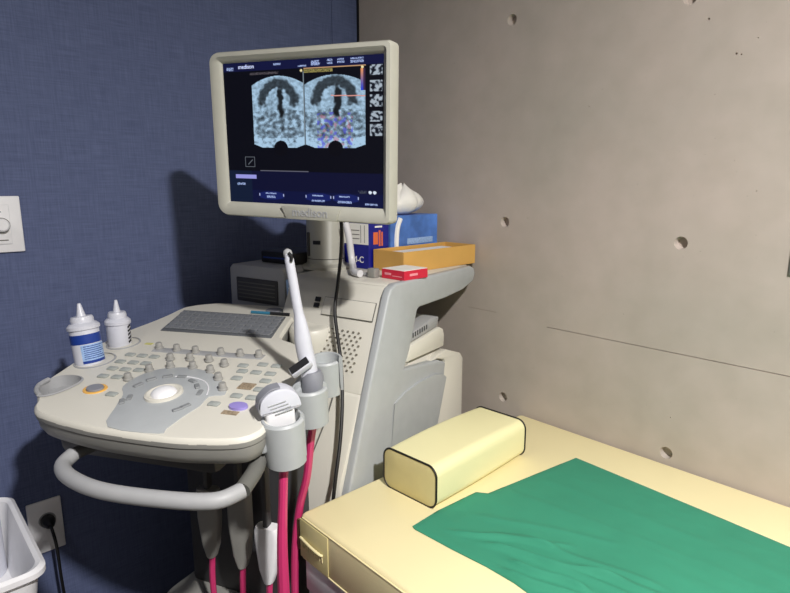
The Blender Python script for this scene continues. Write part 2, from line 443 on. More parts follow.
# housing
b = new()
XL = -.27; XI = .043
low = [(-.392, .12), (-.398, .60), (-.20, 1.045), (-.19, 1.0), (-.085, .985), (-.10, .84), (.0, .835), (.18, .80), (.198, .78), (.205, .12)]
prism(b, [(-.392, .12), (-.398, .62), (-.312, .815), (-.14, .838), (.075, .832), (.18, .80), (.198, .78), (.205, .12)], 'x', XL, XI, .008)
prism(b, [(-.313, .812), (-.20, 1.058), (-.192, 1.064), (.232, 1.064), (.255, 1.045), (.25, 1.01), (.18, .994), (.0, .986), (-.07, .986), (-.09, .83)], 'x', XL, XI, .008)
build('housing', b, M['cream'], machine, BF)
b = new(); prism(b, [(.0, .8195), (.03, .827), (.085, .834), (.18, .80), (.198, .78), (.205, .12), (-.026, .12), (-.026, .40), (.008, .60), (.0725, .748), (.081, .795), (.076, .806), (.032, .8185)], 'x', .030, SX-.001, .004); build('rear_cover', b, M['cream'], machine, BF)
b = new(); prism(b, [(XL+.005, .22), (XI, .22), (XI, .252), (-.10, .30), (XL+.005, .33)], 'z', 1.02, 1.0635, .006); build('top_shelf', b, M['cream'], machine, BF)
b = new(); box(b, XL+.005, -.05, -.10, .075, .83, .99, .004); build('core', b, M['grey2'], machine, BF)
# grey side panel: C-shaped upper frame plus lower door
b = new()
prism(b, [(-.188, 1.066), (.232, 1.062), (.258, 1.052), (.266, 1.034), (.252, 1.012), (.183, .996), (.074, .989), (-.075, .988), (-.086, .982),
          (-.124, .884), (-.150, .838), (.03, .8165), (.078, .798), (.070, .75), (.004, .60), (-.03, .40), (-.03, .12), (-.392, .12), (-.392, .60), (-.312, .815), (-.222, 1.04), (-.21, 1.058)], 'x', .040, SX+.002, .006, 3)
build('side_frame', b, M['grey'], machine, BF)
b = new()
tp = [(-.20, .762), (-.15, .778), (-.08, .786), (0, .783), (.045, .772), (.068, .757)]
bt = [(-.23, .50), (-.18, .45), (-.12, .42), (-.07, .42), (-.045, .43), (-.015, .50)]
rw = [[], [], []]
for k, (p_, q_) in enumerate(zip(tp, bt)):
    d_ = .0015+.007*math.sin(PI*min(1, k/3.5+.08)/2)
    rw[0].append((SX-.002, *p_)); rw[1].append((SX+.002+d_, *p_)); rw[2].append((SX+.0021, *q_))
loft(b, [[rw[j][k] for k in range(6)] for j in range(3)], cap=False, closed_loop=False)
build('lower_side_panel', b, M['grey'], machine, BF)
# printer unit in the side opening
b = new()
prism(b, [(-.118, .846), (.088, .842), (.09, .875), (.083, .895), (.06, .905), (-.10, .888)], 'x', -.045, .052, .004); u = build('recorder_unit', b, M['cream'], machine, BF)
b = new(); prism(b, [(-.112, .892), (.055, .907), (.062, .935), (.03, .94), (-.09, .918)], 'x', -.045, .048, .004); build('recorder_lid', b, M['grey2'], u, BF)
b = new()
for k in range(7): box(b, .0485, .0492, -.085+k*.012, -.08+k*.012, .905+k*.0013, .918+k*.0013)
build('recorder_marks', b, M['dark'], u, BF)
# front face details
up = Vector((0, .2, .44)).normalized(); nrm = Vector((0, -.44, .2)).normalized()
fo = BF @ Vector((0, -.205, 1.055)); R3 = BF.to_3x3()
FF = frame(fo, R3 @ Vector((1, 0, 0)), R3 @ up, R3 @ nrm)      # x right, y up the slope, z out
b = new(); box(b, -.132, .026, -.085, -.040, -.001, .0025, .001); d = build('drive_door', b, M['cream'], machine, FF)
b = new(); box(b, -.1332, .0272, -.0862, -.0388, -.002, .0010); build('drive_gap', b, M['ink'], d, FF)
b = new(); box(b, -.163, -.147, -.070, -.058, -.001, .0022); box(b, -.163, -.147, -.054, -.042, -.001, .0022); build('usb_port', b, M['black'], machine, FF)
b = new()
for r in range(10):
    for c_ in range(9):
        if r > 5 and c_ < r-4: continue
        x = -.135+c_*.0165+(r % 2)*.008; y = -.118-r*.0105
        if x > .012: continue
        lathe(b, [(0, 0), (.0032, 0), (.0032, .0014), (0, .0014)], 8, Tr(x, y, 0), sy=.7)
build('speaker_grille', b, M['vent'], machine, FF)
b = new(); tube(b, [(-.03, -.24, .0025), (-.035, -.33, .003), (-.05, -.42, .003), (-.06, -.474, .002)], .0015, 6); build('front_seam', b, M['ink'], machine, FF)
# base and castors
b = new(); box(b, XL-.01, .045, -.39, .24, .07, .125, .012, 3); build('base', b, M['dark'], machine, BF)
for x in (XL+.01, .015):
    for y in (-.36, .2):
        b = new(); lathe(b, [(0, -.012), (.03, -.012), (.034, -.006), (.034, .006), (.03, .012), (0, .012)], 24, Tr(x, y, .035) @ Matrix.Rotation(PI/2, 4, 'Y')); build('castor', b, M['black'], machine, BF)

# monitor column, arm, monitor
b = new()
CC = BF @ Vector((-.215, .045, 0)); CW = plan((.335, -.405, 0), 24)
lathe(b, [(0, 1.0635), (.085, 1.0635), (.085, 1.072), (.060, 1.078), (.057, 1.082), (.056, 1.30), (.050, 1.315), (0, 1.315)], 36, sx=1, sy=.9)
col = build('monitor_column', b, M['cream2'], machine, CW)
b = new(); box(b, -.012, .012, -.0525, -.047, 1.135, 1.146, .001); build('badge', b, M['blackink'], col, CW)
b = new(); box(b, -.034, -.026, -.050, -.030, 1.10, 1.17, .003); build('slot', b, M['dark'], col, CW)
b = new(); lathe(b, [(.0565, 1.0905), (.0575, 1.0915), (.0575, 1.0925), (.0565, 1.0935)], 36, sy=.9); build('seam_ring', b, M['dark'], col, CW)
# arm
mc = MF @ Vector((-.07, -.45, 1.405)); cc = Vector((.345, -.40, 0))
b = new(); tube(b, [(cc.x, cc.y, 1.29), (.42, -.47, 1.33), (.58, -.60, 1.37), (mc.x-.03, mc.y+.07, 1.38)], .028, 16); build('monitor_arm', b, M['cream2'], machine)
MX0, MX1, MZ0, MZ1 = -.285, .129, 1.236, 1.568
b = new()
def rrect4(x0, x1, y0, y1, rr, n=8):
    out = []
    for (cx, cy, a, sx_, sy_), r in zip(((x1, y1, 0, -1, -1), (x0, y1, 90, 1, -1), (x0, y0, 180, 1, 1), (x1, y0, 270, -1, 1)), rr):
        for k in range(n+1):
            t = math.radians(a+90*k/n); out.append((cx+sx_*r+r*math.cos(t), cy+sy_*r+r*math.sin(t)))
    return out
def mr(y, o, r): return [(p[0], y, p[1]) for p in rrect4(MX0-o, MX1+o, MZ0-o, MZ1+o, (r*.4, r*.9, r*1.1, r*.4), 8)]
sx0, sx1, sz0, sz1 = -.256, .109, 1.266, 1.546
def mi(y, o=0): return [(p[0], y, p[1]) for p in rrect(sx0-o, sx1+o, sz0-o, sz1+o, .002, 8)]
loft(b, [mi(-.446), mi(-.449, .001), mi(-.4535, .006), mr(-.458, -.010, .020), mr(-.457, -.003, .022), mr(-.450, 0, .024), mr(-.425, 0, .024), mr(-.412, -.010, .02), mr(-.400, -.05, .02), mr(-.385, -.09, .02)], cap=False)
t2 = new(); t2.faces.new([t2.verts.new(p) for p in mr(-.385, -.09, .02)]); merge(b, t2)
mon = build('monitor', b, M['cream2'], machine, MF)
b = new(); prism(b, [(-.105, 1.2370), (.012, 1.2370), (.022, 1.2635), (-.118, 1.2635)], 'y', -.4615, -.456, .002); build('brand_plate', b, M['cream2'], mon, MF)
b = new(); text(b, 'medison', .0245, frame(MF @ Vector((-.048, -.4622, 1.2515)), MF.to_3x3() @ Vector((1, 0, 0)), MF.to_3x3() @ Vector((0, 0, 1)), MF.to_3x3() @ Vector((0, -1, 0))), .0004, bold=.0004); build('brand_lettering', b, M['grey2'], mon)
# picture on the screen
def screen_rgb(x, y):
    """x, y in photo-zoom units over the lit area: x 66..522, y 82..497"""
    c = [4, 5, 14]
    def mixc(c, d, k): return [c[i]*(1-k)+d[i]*k for i in range(3)]
    if y < 108: c = [14, 18, 58]
    if y > 400: c = [9, 12, 44]
    if y > 458: c = [10, 16, 56]
    if x < 140 and y > 400: c = [14, 26, 50]
    for idx, (x0, x1) in enumerate(((154, 307), (309, 474))):
        if x0 <= x <= x1:
            u = (x-x0)/(x1-x0); w = u-.5
            t0 = 122+95*w*w+(8 if idx else 4)
            b0 = 318+(12 if abs(w) < .33 else 12-60*(abs(w)-.33))
            if t0 < y < b0:
                v = (y-t0)/(b0-t0)
                n1 = mn.noise(Vector((x*.05, y*.05, idx*.0+2))); n2 = mn.noise(Vector((x*.11, y*.13, 5))); n3 = mn.noise(Vector((x*.30, y*.30, 9)))
                sst = lambda k: max(0, min(1, k))**2*(3-2*max(0, min(1, k)))
                br = .80+.18*n1+.20*n2+.10*n3-.12*v*(abs(w) < .3)
                xx = w*153+7*n1+3*n2; yy = y-202+7*n2
                ro = math.hypot(xx/60, yy/70); ri = math.hypot(xx/33, (yy+4)/38)
                dk = sst((1.06-ro)*7)*sst((ri-.95)*5)*sst((14-yy)/14)
                br = br*(1-dk)+dk*(.20+.10*n2+.05*n3)
                cd = sst((11-abs(xx-8))/7)*sst((y-150)/20)*sst((250-y)/14)
                br = br*(1-cd)+cd*.05
                for lx in (-38, 36):
                    rl = math.hypot((xx-lx)/30, (y-262)/34)
                    br -= .30*math.exp(-((rl-.85)/.22)**2)*(.6+.3*n3)-.05
                if v > .45: br *= .90+.20*n3+.55*mn.noise(Vector((x*.085, y*.10, 15)))
                if v > .86: br = br*1.2+.12
                br = max(.03, min(1, br))
                c = [168*br, 200*br, 226*br]
                if idx:
                    if abs(w) < .3 and v > .5:
                        k = mn.noise(Vector((x*.08, y*.08, 30)))
                        if k > .12: c = mixc(c, [80, 80, 225], min(.55, (k-.12)*4))
                        elif k < -.22: c = mixc(c, [200, 90, 110], min(.4, (-k-.22)*3))
                    if abs(y-186-6*w) < 1.3 and w > -.05: c = [220, 150, 140]
            nd = math.hypot((x-(235 if idx == 0 else 393)), (y-331)*.95)
            if nd < 21: c = [4, 4, 10]
            if idx and x > 462 and 118 < y < 175:
                k = (y-118)/57; c = [235*(1-k)+30*k, 150*(1-k)+60*k, 90*(1-k)+210*k] if x < 470 else [60, 40, 70]
    if 305 <= x <= 308 and y < 322: c = [120, 132, 140] if y > 118 else c
    if 308 <= x <= 388 and 112 < y < 122: c = [150, 140, 80] if mn.noise(Vector((x*.6, y*.9, 3))) > -.1 else [40, 36, 30]
    if 308 <= x <= 476 and 108.5 < y < 110.5: c = [190, 150, 110]
    if 150 <= x <= 235 and 114 < y < 120: c = [90, 84, 90] if mn.noise(Vector((x*.6, y*.6, 8))) > 0 else c
    for (tx, ty) in ((301, 115), (467, 114)):
        if math.hypot(x-tx, y-ty) < 3.5: c = [240, 225, 170]
    for (y0, y1) in ((110, 136), (150, 178), (186, 218), (230, 258), (265, 296)):
        if 487 <= x <= 519 and y0 <= y <= y1:
            k = mn.noise(Vector((x*.11, y*.11, y0)))+.25*mn.noise(Vector((x*.4, y*.4, y0))); k = max(0, min(1, (k+.22)*3.5)); c = [16+150*k, 20+158*k, 30+160*k]
    # top line of words
    for (x0, x1, y0, y1) in ((78, 98, 96, 106), (222, 242, 91, 97), (292, 316, 100, 105), (330, 352, 90, 96), (330, 354, 97, 103), (373, 388, 88, 94), (373, 388, 96, 102), (402, 418, 88, 93), (402, 420, 95, 101), (436, 470, 88, 93), (436, 470, 95, 102),
                             (96, 118, 437, 444), (182, 214, 464, 468), (186, 212, 474, 480), (324, 356, 466, 470), (322, 360, 480, 486), (400, 430, 466, 470), (396, 436, 481, 487), (474, 506, 484, 490)):
        if x0 <= x <= x1 and y0 <= y <= y1 and mn.noise(Vector((x*.55, y*.5, 1))) > -.12: c = [160, 178, 225]
    for (x0, x1) in ((162, 238), (304, 378), (384, 456)):
        w = (x-(x0+x1)/2)/((x1-x0)/2)
        if abs(w) < 1 and abs(y-473) < 13*(1-.5*w*w) and not (c[0] > 120): c = [20, 30, 92]
        if abs(abs(w)-.97) < .035 and abs(y-471) < 4: c = [170, 180, 220]
    if 88 <= x <= 154 and 411 <= y <= 423: c = [150, 150, 222]
    if math.hypot(x-95, y-441) < 4: c = [120, 140, 180]
    if 121 <= x <= 152 and 357 <= y <= 388:
        if x < 123 or x > 150 or y < 359 or y > 386 or abs((x-127)+(y-384)) < 1.5 and 130 < x < 146: c = [105, 112, 120]
    if 168 <= x <= 314 and abs(y-398) < 1.4: c = [96, 96, 108]
    for tx in (487, 499):
        if math.hypot(x-tx, y-453) < 4.5: c = [215, 225, 240]
    if 455 < x < 478 and 449 < y < 457 and mn.noise(Vector((x*.6, y*.5, 1))) > 0: c = [70, 76, 90]
    return c
nx, ny = 342, 312
me = bpy.data.meshes.new('screen'); vv = []; cols = []
for j in range(ny+1):
    for i in range(nx+1):
        s, q = i/nx, j/ny
        vv.append((sx0+(sx1-sx0)*s, -.447, sz1+(sz0-sz1)*q))
        c = screen_rgb(66+456*s, 84+413*q)
        cols += [*lin([max(0, min(255, k)) for k in c]), 1]
me.from_pydata(vv, [], [(j*(nx+1)+i, (j+1)*(nx+1)+i, (j+1)*(nx+1)+i+1, j*(nx+1)+i+1) for j in range(ny) for i in range(nx)])
at_ = me.color_attributes.new('picture', 'FLOAT_COLOR', 'POINT'); at_.data.foreach_set('color', cols)
sm = bpy.data.materials.new('lit_lcd_picture'); sm.use_nodes = True; nt = sm.node_tree; pb = nt.nodes['Principled BSDF']
an = nt.nodes.new('ShaderNodeAttribute'); an.attribute_name = 'picture'
pb.inputs['Base Color'].default_value = (.004, .004, .006, 1); pb.inputs['Roughness'].default_value = .3; pb.inputs['Specular IOR Level'].default_value = .12
nt.links.new(an.outputs['Color'], pb.inputs['Emission Color']); pb.inputs['Emission Strength'].default_value = 1.0
me.materials.append(sm); me.transform(wm(machine).inverted() @ MF)
scr = bpy.data.objects.new('screen', me); C.objects.link(scr); scr.parent = mon; scr['label'] = 'lit screen with two grey-blue scan images on black'
stx = mat('screen_white_type', (190, 200, 235), emit=.8)
b = new(); text(b, 'medison', .0115, frame(MF @ Vector((-.198, -.4473, 1.5375)), MF.to_3x3() @ Vector((1, 0, 0)), MF.to_3x3() @ Vector((0, 0, 1)), MF.to_3x3() @ Vector((0, -1, 0))), .0001); build('screen_lettering', b, stx, mon)
# clear ribbed tube and black cable from the monitor
b = new(); tube(b, [(.432, -.405, 1.20), (.440, -.40, 1.16), (.445, -.395, 1.10), (.47, -.41, 1.078), (.53, -.455, 1.076), (.565, -.462, 1.075)], .0098, 12, 6); build('grey_hose', b, M['smoke'], machine)
b = new(); tube(b, [(.585, -.60, 1.37), (.588, -.562, 1.30), (.582, -.535, 1.22), (.580, -.535, 1.14), (.579, -.546, 1.06), (.597, -.570, .99), (.660, -.603, .892), (.702, -.632, .809), (.733, -.664, .724), (.752, -.695, .64), (.752, -.705, .55), (.75, -.71, .3), (.75, -.72, .01)], .0043, 10); build('monitor_cable', b, M['black'], machine, label='black cable hanging from the monitor')

# ---- control panel
U = Vector((.8499, .527, 0)); V = Vector((-.523, .8436, .1219)); Nn = U.cross(V).normalized(); U.normalize(); V = Nn.cross(U)
PO = Vector((.791, -1.074, .885)); PF = frame(PO, U, V, Nn)
ol = [(-.395, .612), (-.375, .640), (-.340, .662), (-.286, .676), (-.085, .672), (-.055, .645), (-.022, .50), (-.005, .452), (.045, .425), (.092, .37), (.118, .29), (.135, .17), (.150, .085), (.150, .048), (.125, .020), (.058, .003), (-.001, -.004),
      (-.11, -.004), (-.189, .002), (-.283, .019), (-.318, .038), (-.334, .060), (-.352, .078), (-.378, .105), (-.394, .145), (-.402, .19), (-.412, .24), (-.425, .29), (-.432, .36), (-.425, .43), (-.410, .49), (-.400, .55)]
out = ccw([tuple(p[:2]) for p in catmull([(x, y, 0) for x, y in ol], 4, True)])
def ring(o, n): return [(p[0], p[1], n) for p in offset2d(out, o)]
b = new(); loft(b, [ring(-.004, -.020), ring(0, -.018), ring(.001, -.0095), ring(.0008, -.0085), ring(-.001, -.003), ring(-.005, 0)])
cut = new()
lathe(cut, [(0, .01), (.0405, .01), (.0405, -.03), (0, -.03)], 32, Tr(-.364, .246, 0))
lathe(cut, [(0, .01), (.0355, .01), (.0355, -.03), (0, -.03)], 32, Tr(-.372, .347, 0))
tongue = ccw([tuple(p[:2]) for p in catmull([(-.312, .150, 0), (-.330, .166, 0), (-.355, .168, 0), (-.376, .160, 0), (-.386, .138, 0), (-.374, .106, 0), (-.356, .084, 0), (-.340, .076, 0), (-.322, .088, 0), (-.311, .120, 0)], 5, True)])
prism(cut, tongue, 'z', -.03, .01)
b = boolean(b, cut)
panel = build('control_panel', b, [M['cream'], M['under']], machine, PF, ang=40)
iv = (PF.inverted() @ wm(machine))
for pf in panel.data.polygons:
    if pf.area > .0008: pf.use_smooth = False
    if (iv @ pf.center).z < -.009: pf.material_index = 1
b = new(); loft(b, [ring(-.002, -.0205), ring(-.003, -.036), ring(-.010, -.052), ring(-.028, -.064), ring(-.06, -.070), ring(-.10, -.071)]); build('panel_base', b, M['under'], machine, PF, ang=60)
# holders on the left: liners
for (cx, cy, r) in ((-.364, .246, .040), (-.372, .347, .035)):
    b = new(); lathe(b, [(r, .002), (r+.0035, .0015), (r+.004, .0), (r-.001, -.001), (r-.002, -.0195), (0, -.0195)], 32, Tr(cx, cy, 0)); build('bottle_well', b, M['grey2'], panel, PF)
tg = [p for p in tongue]
b = new(); loft(b, [[(p[0], p[1], .001) for p in offset2d(tg, .003)], [(p[0], p[1], .003) for p in offset2d(tg, -.001)], [(p[0], p[1], -.0205) for p in offset2d(tg, -.004)]], cap=False)
t2 = new(); t2.faces.new([t2.verts.new((p[0], p[1], -.0203)) for p in offset2d(tg, -.004)]); merge(b, t2)
tube(b, [(-.386, .140, .002), (-.380, .112, .004), (-.364, .090, .004), (-.345, .078, .002)], .005, 10, 5)
build('probe_cradle', b, M['grey2'], panel, PF)
# keyboard
kb = [(-.374, .592), (-.062, .592), (-.030, .446), (-.338, .440)]
b = new(); prism(b, kb, 'z', -.002, .0025, .0015); keyb = build('keyboard', b, M['keyb'], machine, PF)
km = None
for r in range(5):
    for c_ in range(14):
        q = (r+.5)/5; y0 = .452+.130*(r/5); xl = -.332-.036*q; xr = -.036-.026*q
        w = (xr-xl)/14; x = xl+w*c_
        if r == 0 and 4 <= c_ <= 8:
            if c_ > 4: continue
            w5 = w*5
        else: w5 = w
        b = new(); box(b, x+.0012, x+w5-.0012, y0+.001, y0+.0235, .0025, .0065, .0012, 1)
        build('key', b, M['key'], keyb, PF)
b = new(); lathe(b, [(0, 0), (.024, 0), (.024, .002), (.022, .004), (0, .004)], 32, Tr(-.118, .635, 0), sy=.8); build('power_button', b, M['slate'], panel, PF)
# fan-shaped trackball plate
fan = [(-.121, .006), (-.158, .067), (-.180, .115), (-.207, .147), (-.209, .192), (-.192, .229), (-.156, .249), (-.108, .253), (-.053, .234), (-.005, .196), (.018, .158), (-.008, .145), (-.004, .109), (-.010, .069), (-.014, .024), (-.018, .006)]
fo_ = ccw([tuple(p[:2]) for p in catmull([(x, y, 0) for x, y in fan], 3, True)])
b = new(); loft(b, [[(p[0], p[1], -.001) for p in fo_], [(p[0], p[1], .0012) for p in fo_], [(p[0], p[1], .0018) for p in offset2d(fo_, -.002)]]); build('trackball_plate', b, M['grey'], panel, PF)
b = new(); lathe(b, [(.034, .001), (.036, .001), (.035, .006), (.031, .0072), (.027, .005), (.024, .0035), (.022, .003)], 40, Tr(-.101, .134, 0), sx=1.0, sy=1.05); build('trackball_ring', b, M['cream'], panel, PF)
b = new(); lathe(b, [(.025*math.sin(a*PI/2/10), .002+.014*math.cos(a*PI/2/10)) for a in range(11)], 32, Tr(-.101, .134, 0)); build('trackball', b, M['white'], panel, PF)
b = new(); tube(b, [(-.127, .207, .002), (-.094, .211, .002), (-.056, .201, .002), (-.030, .177, .002), (-.015, .148, .002)], .0014, 6); build('plate_arc', b, M['white'], panel, PF)
for i, (x, y) in enumerate([(-.168, .184), (-.143, .203), (-.112, .208), (-.078, .195), (-.054, .175), (-.033, .152), (-.157, .105), (-.160, .088), (-.028, .098), (-.034, .084), (-.178, .156)]):
    a = math.atan2(y-.134, x+.101)+PI/2
    b = new(); box(b, -.010, .010, -.0048, .0048, .001, .0052, .0012, 1); build('set_button', b, M['btn'], panel, PF @ Tr(x, y) @ Matrix.Rotation(a, 4, 'Z'))
b = new(); tube(b, [(-.272, .330, .0), (-.12, .333, .0), (.006, .338, .0)], .0125, 12, 4, flat=.14); build('knob_strip', b, M['grey2'], panel, PF)
kn = [(-.262, .335), (-.213, .333), (-.162, .331), (-.098, .334), (-.05, .335), (-.005, .338), (-.194, .283), (-.150, .292), (-.103, .294), (-.056, .279), (-.168, .247), (-.117, .254), (-.068, .244), (-.031, .215), (.003, .176), (-.202, .222), (-.218, .176)]
for x, y in kn:
    b = new(); lathe(b, [(0, 0), (.0095, 0), (.0095, .003), (.0078, .0045), (.0072, .013), (.006, .015), (0, .0152)], 16, Tr(x, y, .001)); build('knob', b, M['knob'], panel, PF)
lb = [(-.204, .112), (-.305, .289), (-.273, .289), (-.241, .289), (-.300, .251), (-.267, .252), (-.235, .253), (-.291, .216), (-.259, .217), (-.227, .220), (-.283, .179), (-.250, .181)]
rb = [(.025, .299), (.058, .298), (-.002, .260), (.030, .260), (.063, .260), (.004, .227), (.069, .227), (.075, .190), (.044, .157), (.077, .156), (.019, .119), (-.015, .286)]
for x, y in lb+rb:
    b = new(); box(b, x-.0115, x+.0115, y-.0075, y+.0075, -.001, .0045, .003, 2); build('button', b, M['grey3'], panel, PF)
b = new(); lathe(b, [(0, -.001), (.025, -.001), (.024, .002), (.019, .002), (.018, .001), (0, .001)], 32, Tr(-.256, .126, 0), sy=.85); k = build('button_ring', b, M['amber'], panel, PF)
b = new(); lathe(b, [(0, .0), (.018, .0), (.017, .005), (0, .006)], 32, Tr(-.256, .126, 0), sy=.85); build('round_button', b, M['slate'], panel, PF)
b = new(); lathe(b, [(0, -.001), (.019, -.001), (.018, .005), (0, .006)], 32, Tr(.070, .119, 0), sy=.7); build('violet_button', b, M['violet'], panel, PF)
b = new(); box(b, .026, .058, .186, .212, .0, .0022, .001, 1); build('sticker', b, M['sticker'], panel, PF)
b = new(); box(b, .050, .082, .090, .103, .0, .0016, .0005, 1); build('sticker', b, M['sticker'], panel, PF)
b = new(); box(b, -.318, -.298, .352, .362, 0, .0012, .0004, 1, T=None); build('yellow_mark', b, M['olive'], panel, PF)
# neck and boss joining panel to body
b = new(); lathe(b, [(0, -.10), (.055, -.10), (.058, -.04), (.058, -.012), (.052, -.003), (.042, .0), (.030, -.003), (0, -.003)], 36, Tr(.025, .56, 0)); build('pivot_cover', b, M['cream'], machine, PF)
b = new(); prism(b, [(-.33, .08), (.03, .08), (.06, .40), (.02, .62), (-.25, .62), (-.33, .4)], 'z', -.13, -.072, .015); build('swivel_mount', b, M['dark'], machine, PF)
NB = plan((.50, -.74, 0), 25)
b = new(); prism(b, [(-.16, -.10), (.16, -.10), (.13, .20), (-.13, .20)], 'z', .30, .83, .02, 3); build('front_column', b, M['dark'], machine, NB)
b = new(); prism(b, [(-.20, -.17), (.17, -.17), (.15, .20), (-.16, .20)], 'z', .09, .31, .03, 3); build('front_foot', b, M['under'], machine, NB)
for x in (-.13, .11):
    b = new(); lathe(b, [(0, -.012), (.038, -.012), (.044, -.006), (.044, .006), (.038, .012), (0, .012)], 24, NB @ Tr(x, -.10, .045) @ Matrix.Rotation(PI/2, 4, 'Y')); build('castor', b, M['black'], machine)
# handle
h = [(.605, -1.09, .835), (.578, -1.13, .815), (.572, -1.168, .805), (.598, -1.192, .80), (.660, -1.192, .80), (.745, -1.163, .80), (.845, -1.094, .80), (.898, -1.040, .80), (.902, -.995, .803), (.870, -.95, .815), (.835, -.915, .835)]
b = new(); tube(b, h[2:9], .0138, 20, 6); build('push_handle', b, M['grey2'], machine)
b = new(); tube(b, h[:3], .012, 16, 4); build('handle_arm', b, M['dark'], machine)
b = new(); tube(b, h[8:], .0145, 16, 4); build('handle_arm', b, M['ink'], machine)

# probe holders at the right of the panel
def holder(cx, cy, r, h0, h1, gap0, gap1, name='probe_holder', sy=1):
    b = new(); n = 30; rings = []
    for k in range(n+1):
        a = math.radians(gap1+(360-(gap1-gap0))*k/n)
        ca, sa = math.cos(a), math.sin(a)*sy
        rings.append([(cx+r*ca, cy+r*sa, h0), (cx+(r+.006)*ca, cy+(r+.006)*sa, h0), (cx+(r+.008)*ca, cy+(r+.008)*sa, h1-.004), (cx+(r+.005)*ca, cy+(r+.005)*sa, h1), (cx+(r+.001)*ca, cy+(r+.001)*sa, h1), (cx+r*ca, cy+r*sa, h1-.004)])
    loft(b, rings)
    return build(name, b, M['grey'], machine, PF)
holder(.168, .100, .031, -.085, .002, 10, 34)
holder(.170, .215, .028, -.070, .006, 10, 45)
holder(.160, .325, .028, -.060, .018, -20, 20)
b = new(); box(b, .115, .150, .06, .35, -.055, -.004, .008); build('holder_bracket', b, M['grey'], machine, PF)

# ------------------------------------------------------------------ probes (own things, resting in the holders)
def W3(u, v, n): return tuple(PF @ Vector((u, v, n)))
t = thing('endocavity_probe', 'long slim white ultrasound probe standing upright in a holder', 'ultrasound probe', Tr(.803, -.79, .93))
b = new()
P = [(.781, -.814, 1.171), (.786, -.809, 1.123), (.790, -.805, 1.08), (.794, -.801, 1.044), (.798, -.797, .994), (.803, -.792, .955), (.806, -.788, .915)]
def pr(s):
    if s < .03: return .0075
    if s < .45: return .0088+.002*s
    if s < .62: return .0097+(.0165-.0097)*(s-.45)/.17
    return .0165+.003*(s-.62)
tube(b, P, pr, 20, 8)
lathe(b, [(.0075*math.cos(a*PI/2/6), .0075*math.sin(a*PI/2/6)) for a in range(7)], 20, Tr(*P[0]))
build('shaft', b, M['bottle'], t)
b = new(); T = frame_z((.7795, -.8148, 1.178), (.3, -.3, 1)); lathe(b, [(.0082, -.010), (.0088, -.004), (.0075, .001), (.004, .004), (0, .005)], 18, T); build('tip_cap', b, M['grey2'], t)
b = new(); tube(b, [(.788, -.818, 1.176), (.793, -.815, 1.170), (.793, -.816, 1.160)], .0032, 8, 4); build('tip_mark', b, M['black'], t)
b = new(); lathe(b, [(0, -.050), (.017, -.050), (.022, -.02), (.022, .004), (.018, .016), (0, .018)], 24, frame_z((.809, -.786, .925), (-.04, -.04, 1))); build('grip', b, M['slate'], t)
TL = frame_z((.818, -.822, .962), (.30, -.60, .62), (.46, .46, .72))
b = new(); box(b, -.022, .022, -.010, .010, -.016, .0, .003); build('strain_block', b, M['bottle'], t, TL)
b = new(); box(b, -.020, .020, -.008, .008, -.001, .0012, .0005, 1); build('label_plate', b, M['blackink'], t, TL, label='black label plate')
b = new(); tube(b, [(.806, -.786, .88), (.800, -.780, .84), (.789, -.782, .78), (.775, -.784, .70), (.752, -.79, .62), (.742, -.80, .50), (.735, -.80, .3), (.735, -.80, .02)], lambda s: .0085, 10); build('cable', b, M['pink'], t, label='glossy pink cable')

t = thing('convex_probe', 'short curved white and grey ultrasound probe lying in front holder', 'ultrasound probe', Tr(.87, -.908, .90))
CF = frame_z(W3(.160, .105, .022), tuple(Nn), tuple((U*.75+V*.66).normalized()))
b = new()
prof = ccw([tuple(p[:2]) for p in catmull([(-.036, -.012, 0), (-.032, .010, 0), (-.014, .024, 0), (.010, .026, 0), (.030, .014, 0), (.038, -.006, 0), (.034, -.016, 0), (0, -.017, 0), (-.030, -.018, 0)], 5, True)])
RXp = Matrix.Rotation(PI/2, 4, 'X')
rr = lambda z, o: [(p[0], p[1], z) for p in offset2d(prof, o)]
loft(b, [rr(-.016, -.005), rr(-.014, -.001), rr(0, 0), rr(.014, -.001), rr(.016, -.005)]); build('body', b, M['bottle'], t, CF @ Tr(0, 0, .010) @ RXp)
b = new()
arc = [p for p in catmull([(-.037, -.008, 0), (-.033, .011, 0), (-.015, .0255, 0), (.004, .0275, 0)], 6)]
loft(b, [[(p.x, p.y, -.0125), (p.x*1.03, p.y*1.03+.0005, -.011), (p.x*1.03, p.y*1.03+.0005, .011), (p.x, p.y, .0125)] for p in arc]); build('lens', b, M['slate'], t, CF @ Tr(0, 0, .010) @ RXp)
b = new()
for k in range(4): tube(b, [(-.022+k*.004, -.0165, .004-k*.006), (.010+k*.004, -.0172, .008-k*.006)], .0012, 6, 0)
build('grip_ribs', b, M['grey'], t, CF @ Tr(0, 0, .006))
b = new(); box(b, -.026, .026, -.014, .014, -.046, .0, .006, 3); build('grip', b, M['white'], t, CF)
b = new(); tube(b, [W3(.162, .105, -.04), W3(.165, .104, -.075), (.878, -.900, .80), (.876, -.903, .74), (.873, -.907, .64), (.872, -.907, .50), (.870, -.907, .30), (.85, -.90, .10), (.80, -.93, .012), (.72, -1.0, .012)], lambda s: .0085+.003*max(0, min(1, (s-.35)*6)), 10); build('cable', b, M['pink'], t, label='glossy pink cable')

